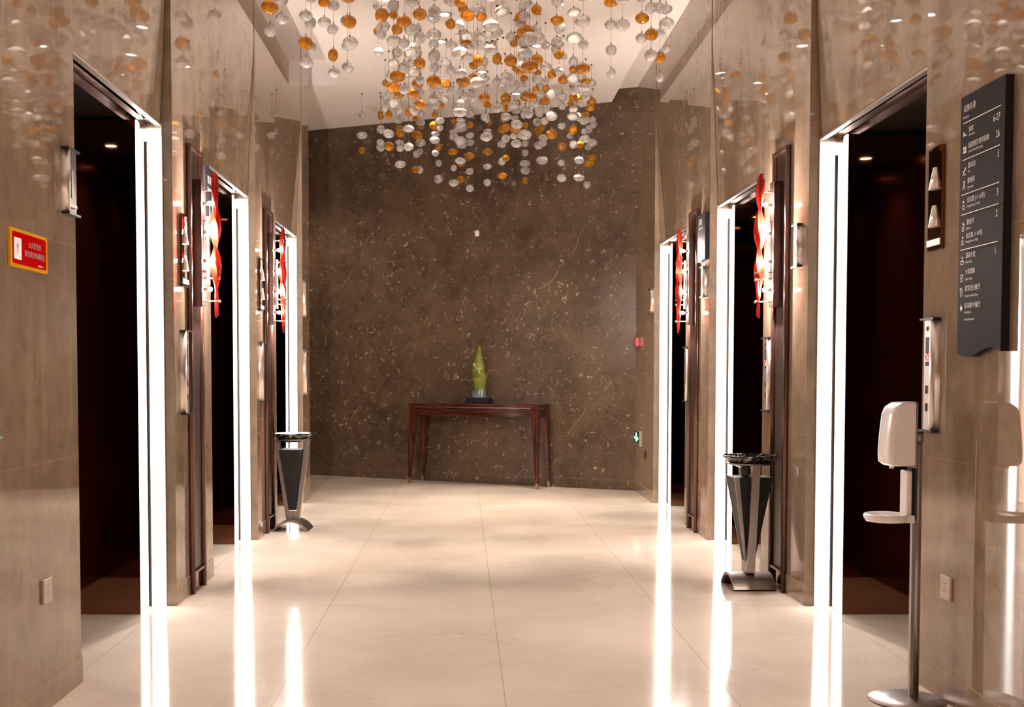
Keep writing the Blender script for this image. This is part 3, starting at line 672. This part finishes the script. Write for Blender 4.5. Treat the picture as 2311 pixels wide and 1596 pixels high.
 (0.404,8.1,"0,3.832,0.089,0.07,A 0.005,3.675,0.095,0.076,A -0.014,3.628,0.063,0.057,C -0.001,3.538,0.076,0.07,A 0.018,3.408,0.07,0.07,C -0.007,3.306,0.07,0.057,A"),
 (0.41,11.11,"-0.004,3.84,0.094,0.077,A 0.009,3.79,0.085,0.068,A -0.004,3.731,0.043,0.051,A 0,3.656,0.094,0.077,C 0.001,3.555,0.077,0.077,A -0.004,3.45,0.081,0.077,C 0.001,3.266,0.068,0.064,A"),
 (0.435,8.44,"-0.019,3.84,0.052,0.058,C 0.014,3.343,0.058,0.045,A 0.005,3.286,0.058,0.065,C"),
 (0.428,9.63,"0.013,3.223,0.088,0.054,A -0.014,3.171,0.065,0.046,C"),
 (0.521,11.35,"0.027,3.84,0.052,0.07,A 0.002,3.767,0.087,0.061,C -0.029,3.699,0.07,0.052,C"),
 (0.523,8.28,"-0.008,3.785,0.07,0.076,A -0.004,3.646,0.064,0.076,C 0.006,3.432,0.089,0.076,A 0.018,3.342,0.051,0.045,A 0.006,3.298,0.064,0.061,C -0.01,3.226,0.051,0.045,A -0.006,3.124,0.041,0.048,C"),
 (0.584,10.24,"0,3.84,0.071,0.071,C"),
 (0.592,11.08,"0.019,3.84,0.111,0.085,A 0.002,3.719,0.077,0.06,C -0.014,3.673,0.077,0.077,C 0.007,3.569,0.051,0.06,A -0.014,3.481,0.128,0.089,C"),
 (0.598,9.13,"-0.012,3.84,0.091,0.063,C 0.006,3.452,0.049,0.07,C 0.007,3.394,0.07,0.056,C 0,3.281,0.07,0.07,C"),
 (0.636,7.94,"0.008,3.733,0.081,0.056,C 0.011,3.605,0.087,0.062,A 0.006,3.462,0.074,0.056,C -0.025,3.414,0.043,0.056,C"),
 (0.647,12.1,"-0.002,3.6,0.065,0.065,C -0.001,3.504,0.07,0.07,C -0.001,3.394,0.102,0.07,C 0.004,3.321,0.093,0.079,C -0.001,3.22,0.07,0.074,A"),
 (0.661,9.36,"0,3.84,0.068,0.061,C 0.005,3.671,0.086,0.058,C -0.006,3.552,0.065,0.054,C"),
 (0.678,8.23,"-0.001,3.794,0.057,0.044,C 0.003,3.646,0.076,0.079,C 0.006,3.538,0.063,0.07,C -0.009,3.461,0.07,0.076,A 0.001,3.338,0.057,0.057,C"),
 (0.742,11.44,"0.016,3.767,0.088,0.079,C -0.023,3.677,0.084,0.075,C 0.003,3.582,0.092,0.084,A 0.004,3.452,0.088,0.075,C"),
 (0.756,10.75,"0.005,3.84,0.074,0.083,A -0.003,3.719,0.095,0.074,A 0.005,3.65,0.083,0.083,C -0.007,3.54,0.074,0.066,C"),
 (0.759,9.95,"0.001,3.762,0.073,0.08,A 0.002,3.59,0.077,0.073,C -0.001,3.406,0.092,0.077,C -0.001,3.252,0.088,0.08,A"),
 (0.764,8.07,"0,3.864,0.086,0.073,C 0.007,3.699,0.088,0.059,C 0.005,3.524,0.103,0.075,C -0.001,3.36,0.059,0.075,C -0.004,3.309,0.05,0.05,A -0.006,3.252,0.081,0.063,C 0,3.16,0.05,0.05,C"),
 (0.771,11.26,"-0.007,3.595,0.066,0.07,A 0.015,3.49,0.088,0.062,C 0.002,3.438,0.079,0.066,C -0.011,3.272,0.114,0.075,C"),
 (0.784,7.63,"0,3.84,0.09,0.075,C 0,3.678,0.099,0.076,C -0.008,3.507,0.094,0.062,C 0.004,3.356,0.062,0.056,C -0.001,3.198,0.088,0.065,A 0.008,3.081,0.076,0.047,C"),
 (0.836,9.69,"0.003,3.84,0.056,0.06,C -0.004,3.651,0.082,0.075,A"),
 (0.918,10.82,"0.004,3.784,0.089,0.089,C 0.005,3.692,0.077,0.064,C -0.003,3.509,0.068,0.06,C 0.002,3.321,0.077,0.068,A -0.006,3.17,0.06,0.06,C -0.001,3.028,0.094,0.072,C"),
 (1.025,8.08,"0.001,3.773,0.096,0.062,A -0.004,3.619,0.081,0.065,C 0.003,3.444,0.068,0.075,C 0,3.289,0.062,0.062,C"),
 (1.04,7.63,"0,3.804,0.092,0.072,A -0.002,3.641,0.088,0.047,C 0.002,3.482,0.085,0.07,C"),
 (1.05,11.35,"-0.001,3.84,0.061,0.052,A 0,3.528,0.07,0.061,C"),
 (1.039,10.97,"-0.004,3.812,0.077,0.077,A 0.005,3.695,0.098,0.064,C -0.003,3.63,0.111,0.073,C 0.001,3.505,0.081,0.081,A 0.002,3.369,0.073,0.077,C"),
 (1.092,10.38,"-0.002,3.81,0.081,0.057,A 0.002,3.674,0.073,0.089,C"),
 (1.113,11.16,"-0.013,3.84,0.077,0.086,A -0.012,3.668,0.06,0.077,C 0.015,3.402,0.077,0.069,A 0.007,3.254,0.09,0.069,C 0.003,3.09,0.107,0.069,C"),
 (1.123,10.78,"-0.032,3.707,0.101,0.059,C 0.018,3.607,0.084,0.042,A 0.01,3.553,0.109,0.075,C -0.002,3.447,0.059,0.059,C 0.007,3.383,0.088,0.067,C"),
 (1.162,10.56,"0.015,3.84,0.065,0.065,C 0.003,3.673,0.081,0.073,A -0.017,3.617,0.081,0.061,A"),
 (1.251,8.17,"0,3.843,0.083,0.078,C 0.005,3.691,0.088,0.075,A -0.004,3.553,0.075,0.063,C"),
 (1.259,11.7,"0.007,3.662,0.072,0.081,C 0.003,3.486,0.072,0.063,C 0.008,3.318,0.099,0.063,A -0.018,3.11,0.072,0.072,C"),
 (1.274,11.44,"0.002,3.698,0.062,0.07,C 0.011,3.651,0.07,0.062,C -0.005,3.478,0.101,0.075,C -0.009,3.327,0.088,0.07,A"),
 (1.258,7.81,"-0.003,3.65,0.081,0.071,C 0.004,3.474,0.087,0.077,A -0.001,3.336,0.087,0.071,C"),
 (1.345,7.98,"-0.004,3.702,0.063,0.075,C 0.003,3.531,0.063,0.056,C -0.005,3.366,0.075,0.075,A 0.005,3.231,0.053,0.063,C"),
 (1.425,8.19,"-0.002,3.758,0.076,0.063,C 0.002,3.659,0.101,0.072,C 0,3.488,0.057,0.06,C"),
]
# ---------------------------------------------------------------- console table and sculpture
def wood():
    m, N, L, P = new_mat('ebony_veneer'); g = NG(N, L); co = g.n('ShaderNodeTexCoord').outputs['Object']
    a = g.noise(g.n('ShaderNodeMapping', i_Vector=co, i_Scale=(1.2, 26, 26)).outputs[0], 2.5, 5, .6, .4)
    c = g.mix(g.ramp(a, .38, .62), (.010, .003, .003), (.075, .018, .010)); L.new(c, P.inputs['Base Color'])
    P.inputs['Roughness'].default_value = .16; P.inputs['IOR'].default_value = 1.5; return m
def wood_v():
    m, N, L, P = new_mat('ebony_leg_veneer'); g = NG(N, L); co = g.n('ShaderNodeTexCoord').outputs['Object']
    a = g.noise(g.n('ShaderNodeMapping', i_Vector=co, i_Scale=(40, 40, 1.2)).outputs[0], 2.2, 5, .6, .4)
    c = g.mix(g.ramp(a, .38, .62), (.012, .004, .003), (.11, .026, .012)); L.new(c, P.inputs['Base Color'])
    P.inputs['Roughness'].default_value = .2; return m
WOOD, WOODV = wood(), wood_v(); BRASS = pm('brass_ferrule', (.50, .30, .20), .3, 1)
tx, ty = .162, 12.472
t = thing('console_table', 'dark striped wood console table with tapered legs against the end wall', 'table', (tx, ty, 0), math.atan2(WD.y, WD.x))
Lh, Dh, TZ = .775, .165, .885
part('table_top', t, MB().box((-Lh, -Dh, TZ-.034), (Lh, Dh, TZ), WOOD), bevel=.004)
part('apron', t, MB().box((-Lh+.012, -Dh+.012, TZ-.135), (Lh-.012, Dh-.012, TZ-.034), WOOD).box((-Lh+.006, -Dh+.006, TZ-.046), (Lh-.006, Dh-.006, TZ-.036), BRASS))
for sx in (-1, 1):
    for sy in (-1, 1):
        def ring(z, w, ox): 
            cx = sx*(Lh - .004 + ox - w/2); cyy = sy*(Dh - .004 + ox*.3 - w/2)
            return [(cx-w/2, cyy-w/2, z), (cx+w/2, cyy-w/2, z), (cx+w/2, cyy+w/2, z), (cx-w/2, cyy+w/2, z)]
        lg = part('leg', t, MB().loft([ring(TZ-.036, .078, 0), ring(TZ-.14, .076, .002), ring(.06, .030, .016)], WOODV, False))
        part('ferrule', lg, MB().loft([ring(.06, .031, .0165), ring(0, .026, .017)], BRASS, False), label='brass tip')
# sculpture
def jade():
    m, N, L, P = new_mat('green_glazed_sculpture'); g = NG(N, L); co = g.n('ShaderNodeTexCoord').outputs['Object']; z = g.n('ShaderNodeSeparateXYZ', i_0=co).outputs[2]
    n_ = g.noise(co, 9, 4, .6, .5); c = g.mix(g.ramp(n_, .35, .7), (.085, .110, .010), (.21, .22, .03))
    c = g.mix(g.ramp(g.math('ADD', z, g.math('MULTIPLY', n_, .08)), .24, .12), c, (.10, .13, .13))
    L.new(c, P.inputs['Base Color']); P.inputs['Roughness'].default_value = .25; return m
JADE = jade()
p0 = Vector((tx, ty)) + Vector((WD.x, WD.y)) * .015
t = thing('bud_sculpture', 'green spiral bud sculpture on a black plinth on the console table', 'sculpture', (p0.x, p0.y, TZ + .0005), math.atan2(WD.y, WD.x))
part('plinth', t, MB().box((-.135, -.07, 0), (.135, .07, .062), BLACKM), bevel=.003)
rg = []
NZ, NA = 70, 56
for i in range(NZ + 1):
    f = i / NZ; z = .062 + f * .555
    r = .088*(1-f)**.0 * (1 - .16*math.sin(math.pi*min(1, f*2.6))) if f < .385 else None
    base = [(0, .098), (.06, .086), (.16, .072), (.32, .073), (.48, .078), (.62, .066), (.78, .044), (.9, .024), (.97, .017), (1, .006)]
    for a, b in zip(base, base[1:]):
        if a[0] <= f <= b[0]:
            q = (f-a[0])/(b[0]-a[0]); r = a[1] + (b[1]-a[1])*q; break
    ring_ = []
    for j in range(NA):
        th = 2*math.pi*j/NA
        ph = (th/(2*math.pi) + f*1.7 + .25) % 1.0          # a wrapped leaf: the radius steps up along a helix
        e = .30*r*(ph**1.6) * (1 if f > .12 else f/.12)
        R = r*.86 + e
        ring_.append((R*math.cos(th)*1.0 + .004*math.sin(f*7), R*math.sin(th)*.8, z))
    rg.append(ring_)
part('bud', t, MB().loft(rg, JADE, True))

# ---------------------------------------------------------------- ash stands
def marble_black():
    m, N, L, P = new_mat('black_marble'); g = NG(N, L); co = g.n('ShaderNodeTexCoord').outputs['Object']
    v = g.noise(co, 5, 4, .6, 1.5); k_ = g.math('LESS_THAN', g.math('ABSOLUTE', g.math('SUBTRACT', v, .5)), .010)
    v2 = g.noise(co, 9, 3, .6, 1.0); k2 = g.math('MULTIPLY', g.math('LESS_THAN', g.math('ABSOLUTE', g.math('SUBTRACT', v2, .56)), .010), .6)
    c = g.mix(g.math('MAXIMUM', k_, k2), (.006, .005, .005), (.38, .35, .31)); L.new(c, P.inputs['Base Color']); P.inputs['Roughness'].default_value = .06
    return m
BMARB = marble_black()
def ash_stand(x, y, rz, label):
    t = thing('ash_stand', label, 'ashtray stand', (x, y, 0), rz, group='ash stands with black marble bowls')
    part('bowl', t, MB().lathe([(.004, .674), (.055, .677), (.105, .696), (.147, .736), (.155, .745), (.150, .747), (.105, .722), (.05, .712), (.004, .711)], BMARB, n=48), label='black veined marble bowl')
    part('rim_ring', t, MB().lathe([(.112, .692), (.128, .698), (.128, .705), (.112, .700)], STEEL, n=40))
    for sx in (-1, 1):
        q = [((sx*.098), .700), (sx*.150*.92, .700), (sx*.052, .085), (sx*.001, .085), (sx*.001, .150), (sx*.030, .150)]
        part('leg', t, MB().prism(q, lambda a, z: (a, -.0225, z), lambda a, z: (a, .0225, z), STEEL), bevel=.001)
    def rc(z, a, b): return [(-a, -b, z), (a, -b, z), (a, b, z), (-a, b, z)]
    part('black_body', t, MB().loft([rc(.155, .027, .028), rc(.625, .086, .108)], BLACKM, False), label='tapered black ash box')
    tr = MB()
    for sy in (1,):
        for sx in (-1, 1):
            tr.loft([[(sx*.022, sy*.020, .155), (sx*.0285, sy*.020, .155), (sx*.0285, sy*.030, .155), (sx*.022, sy*.030, .155)],
                 [(sx*.078, sy*.082, .627), (sx*.0885, sy*.082, .627), (sx*.0885, sy*.110, .627), (sx*.078, sy*.110, .627)]], STEEL, False)
    part('side_trim', t, tr)
    top = []; bot = []
    for j in range(17):
        a = math.pi * (.17 + .66 * j / 16); R = .158
        top.append((-R*math.cos(a), R*math.sin(a) - .073)); bot.append((-(R-.016)*math.cos(a), (R-.016)*math.sin(a) - .073))
    poly = [(p[0], max(0, p[1])) for p in top] + [(p[0], max(0, p[1])) for p in bot[::-1]]
    b_ = MB()
    rings_ = []
    for j in range(17):
        (a0, z0), (a1, z1) = poly[j], poly[33 - j]
        rings_.append([(a0, -.12, z0), (a0, .12, z0), (a1, .12, z1), (a1, -.12, z1)])
    b_.loft(rings_, STEEL, False); part('arched_base', t, b_)
ash_stand(-1.315, 8.87, math.radians(-3), 'ash stand with black marble bowl by the left wall')
ash_stand(1.612, 6.47, math.radians(93), 'ash stand with black marble bowl by the right wall')

# ---------------------------------------------------------------- hand sanitiser stand
t = thing('sanitiser_stand', 'white hand sanitiser dispenser with drip tray on a steel pole by the right wall', 'hand sanitiser stand', (1.632, 4.19, 0))
part('base_disc', t, MB().lathe([(.132, 0), (.137, .003), (.135, .008), (.06, .014), (.024, .018), (.001, .018)], STEEL, n=56))
part('pole', t, MB().tube([(.028, 0, .016), (.028, 0, .975)], .014, STEEL, n=20).box((.006, -.010, .016), (.018, .010, .90), STEEL))
part('pole_cap', t, MB().tube([(.028, 0, .955), (.028, 0, .985)], .0165, STEEL, n=18).tube([(.028, 0, .985), (.028, 0, .993)], .017, BLACK, n=18))
part('bracket', t, MB().box((-.004, -.022, .67), (.012, .022, 1.06), BLACKM))
d = MB(); prof = []
for (x, z) in ((-.008, .868), (-.085, .868), (-.102, .880), (-.104, .91), (-.100, .98), (-.092, 1.055), (-.080, 1.082), (-.055, 1.098), (-.008, 1.102)): prof.append((x, z))
N_ = 12; rings_ = []
for j in range(N_ + 1):
    a = -1 + 2*j/N_; y = .062 * math.sin(a*math.pi/2); k_ = (1 - abs(a)**5 * .22)
    cx, cz = -.008, .985
    rings_.append([(cx + (x-cx)*k_, y, cz + (z-cz)*(1 - abs(a)**5*.06)) for x, z in prof])
d.loft(rings_, WHITE, True, True, True); dp = part('dispenser', t, d, label='white dispenser housing')
part('back_shell', t, MB().box((-.008, -.055, .862), (.004, .055, 1.098), pm('grey_plastic', (.25, .22, .21), .4)), bevel=.003)
part('nozzle', t, MB().tube([(-.07, 0, .869), (-.07, 0, .858)], .008, WHITE, n=12))
part('tray_arm', t, MB().box((-.026, -.035, .665), (-.006, .035, .850), WHITE), bevel=.006)
part('drip_tray', t, MB().lathe([(.070, .664), (.079, .674), (.081, .686), (.076, .692), (.066, .686), (.001, .686)], WHITE, c=(-.085, 0, 0), n=40).box((-.085, -.055, .664), (-.004, .055, .690), WHITE), label='oval white drip tray')

# ---------------------------------------------------------------- ceiling fittings
def downlight(x, y, label, power, size):
    z = CZ(x)
    t = thing('ceiling_downlight', label, 'downlight', (x, y, z), group='ceiling downlights')
    part('bezel', t, MB().lathe([(.060, .0), (.062, -.006), (.046, -.010), (.044, .0)], CHROME, n=28)); part('lens', t, MB().lathe([(.043, -.002), (.043, -.005)], LENS, n=24))
    spot('ceiling_lamp', (x, y, z - .03), power, size, .55, COOL if power > 100 else WARM, .03)
PL = ['left of centre above the front bright balls', 'left of centre, next one back', 'leftmost of the visible ones', 'just beyond the air grille',
      'farthest, by the end wall', 'right of the air grille', 'rightmost, near the end wall', 'over the front left strands', 'over the front right strands', 'over the front centre strands']
for i, (x, y) in enumerate(DOWN): downlight(x, y, 'chrome ceiling downlight ' + PL[i], P_CH, 48)
for i, (x, y) in enumerate(REAR_FILL):
    downlight(x, y, 'added unseen fill lamp over the camera, %s side, %s row' % ('left' if x < 0 else 'right', ['front', 'front', 'rear', 'rear'][i]), P_RE, 92)
downlight(-2.6, 12.4, 'ceiling downlight in the side passage on the left', P_PA, 130)
# air grille
t = thing('air_vent', 'square white air grille in the ceiling behind the glass strands', 'air vent', (.17, 9.95, CZ(.17)))
fr = MB()
for a0, b0, a1, b1 in ((-.24, -.24, .24, -.20), (-.24, .20, .24, .24), (-.24, -.20, -.20, .20), (.20, -.20, .24, .20)): fr.box((a0, b0, -.010), (a1, b1, 0), CEIL)
part('frame', t, fr); part('backing', t, MB().box((-.2, -.2, -.003), (.2, .2, -.001), pm('grille_void', (.30, .24, .21), .6)))
for j in range(4):
    r_ = .175 - j*.045; mb = MB()
    for a0, b0, a1, b1 in ((-r_, -r_, r_, -r_+.016), (-r_, r_-.016, r_, r_), (-r_, -r_, -r_+.016, r_), (r_-.016, -r_, r_, r_)): mb.box((a0, b0, -.016), (a1, b1, -.004), CEIL)
    part('louvre', t, mb)
sp_ = MB().lathe([(.025, 0), (.025, -.006), (.008, -.008), (.006, -.035), (.018, -.037), (.018, -.041), (.001, -.041)], BRONZE3, n=16)
o = sp_.build('fire_sprinkler'); o.location = (.21, 9.35, CZ(.21)); tag(o, 'small dark fire sprinkler head in front of the ceiling grille', 'sprinkler')

# ---------------------------------------------------------------- the glass ball chandelier
def ball_mesh(seed, mat):
    bm = bmesh.new(); bmesh.ops.create_icosphere(bm, subdivisions=3, radius=.5)
    of = Vector((seed*3.3, seed*1.7, seed*.9))
    for v in bm.verts:
        n1 = noise.noise(v.co*2.2 + of) * .085 + noise.noise(v.co*4.6 + of*2) * .035
        v.co *= 1 + n1
        v.co.z = math.copysign(abs(v.co.z)**1.12 * 1.07, v.co.z)
    me = bpy.data.meshes.new('glass_ball'); bm.to_mesh(me); bm.free(); me.materials.append(mat)
    me.polygons.foreach_set('use_smooth', [True]*len(me.polygons)); return me
MC = [ball_mesh(i + 1, GCLEAR) for i in range(5)]; MAm = [ball_mesh(i + 11, GAMBER) for i in range(4)]
wm = MB().tube([(0, 0, 0), (0, 0, 1)], .0011, WIRE, n=5).build('wire'); wire_me = wm.data; bpy.data.objects.remove(wm)
tm_ = MB().lathe([(.004, -.5), (.004, .5)], WIRE, n=6).build('crimp'); crimp_me = tm_.data; bpy.data.objects.remove(tm_)
NUM = ['', 'one', 'two', 'three', 'four', 'five', 'six', 'seven', 'eight', 'nine']
def seen_x(r): return r[0] / r[1]
order = sorted(range(len(STR)), key=lambda i: seen_x(STR[i]))
rank = {i: k_ for k_, i in enumerate(order)}
for i, (sx, sy, row) in enumerate(STR):
    balls = [q.split(',') for q in row.split(' ')]
    cols = [b[4] for b in balls]; na = cols.count('A'); nc = len(cols) - na
    if na and nc: desc = 'with %s clear and %s amber glass balls' % (NUM[nc], NUM[na]) if len(cols) > 3 else 'of ' + ' over '.join('amber' if c == 'A' else 'clear' for c in cols) + ' glass balls'
    elif na: desc = 'with %s amber glass ball%s' % (NUM[na], 's' if na > 1 else '')
    else: desc = 'with %s clear glass ball%s' % (NUM[nc], 's' if nc > 1 else '')
    zc = CZ(sx)
    k_ = rank[i] + 1; nn_ = len(STR)
    fr_ = k_ if k_ <= nn_ // 2 else nn_ + 1 - k_; sd = 'left' if k_ <= nn_ // 2 else 'right'
    od = '%d%s' % (fr_, 'th' if 10 <= fr_ % 100 <= 20 else {1: 'st', 2: 'nd', 3: 'rd'}.get(fr_ % 10, 'th'))
    t = thing('glass_strand', 'wire %s, %s strand from chandelier\'s %s end' % (desc, od, sd), 'chandelier strand', (sx, sy, zc), group='hanging strands of glass balls')
    zlow = min(float(b[1]) for b in balls)
    def ln(name, me, dx, z, sc3):
        o = bpy.data.objects.new(name, me); C.objects.link(o); o.parent = t; o.location = (dx, 0, z - zc); o.scale = sc3; return o
    ln('wire', wire_me, 0, zlow, (1, 1, zc - zlow - .001))
    ln('ceiling_cap', crimp_me, 0, zc - .006, (2.2, 2.2, .011))
    for j, b in enumerate(balls):
        dx, z, bw, bh = [float(v) for v in b[:4]]; bw *= 1.1; bh *= 1.08
        am = b[4] == 'A'
        o = ln('glass_ball', random.choice(MAm if am else MC), dx*.5, z, (bw, bw*random.uniform(.9, 1.05), bh))
        o.rotation_euler = (random.uniform(-.15, .15), random.uniform(-.15, .15), random.uniform(0, 6.3))
        if am: o['label'] = 'amber glass ball'
        elif na: o['label'] = 'clear glass ball'
        ln('crimp', crimp_me, 0, z + bh*.5 + .006, (1, 1, .012))
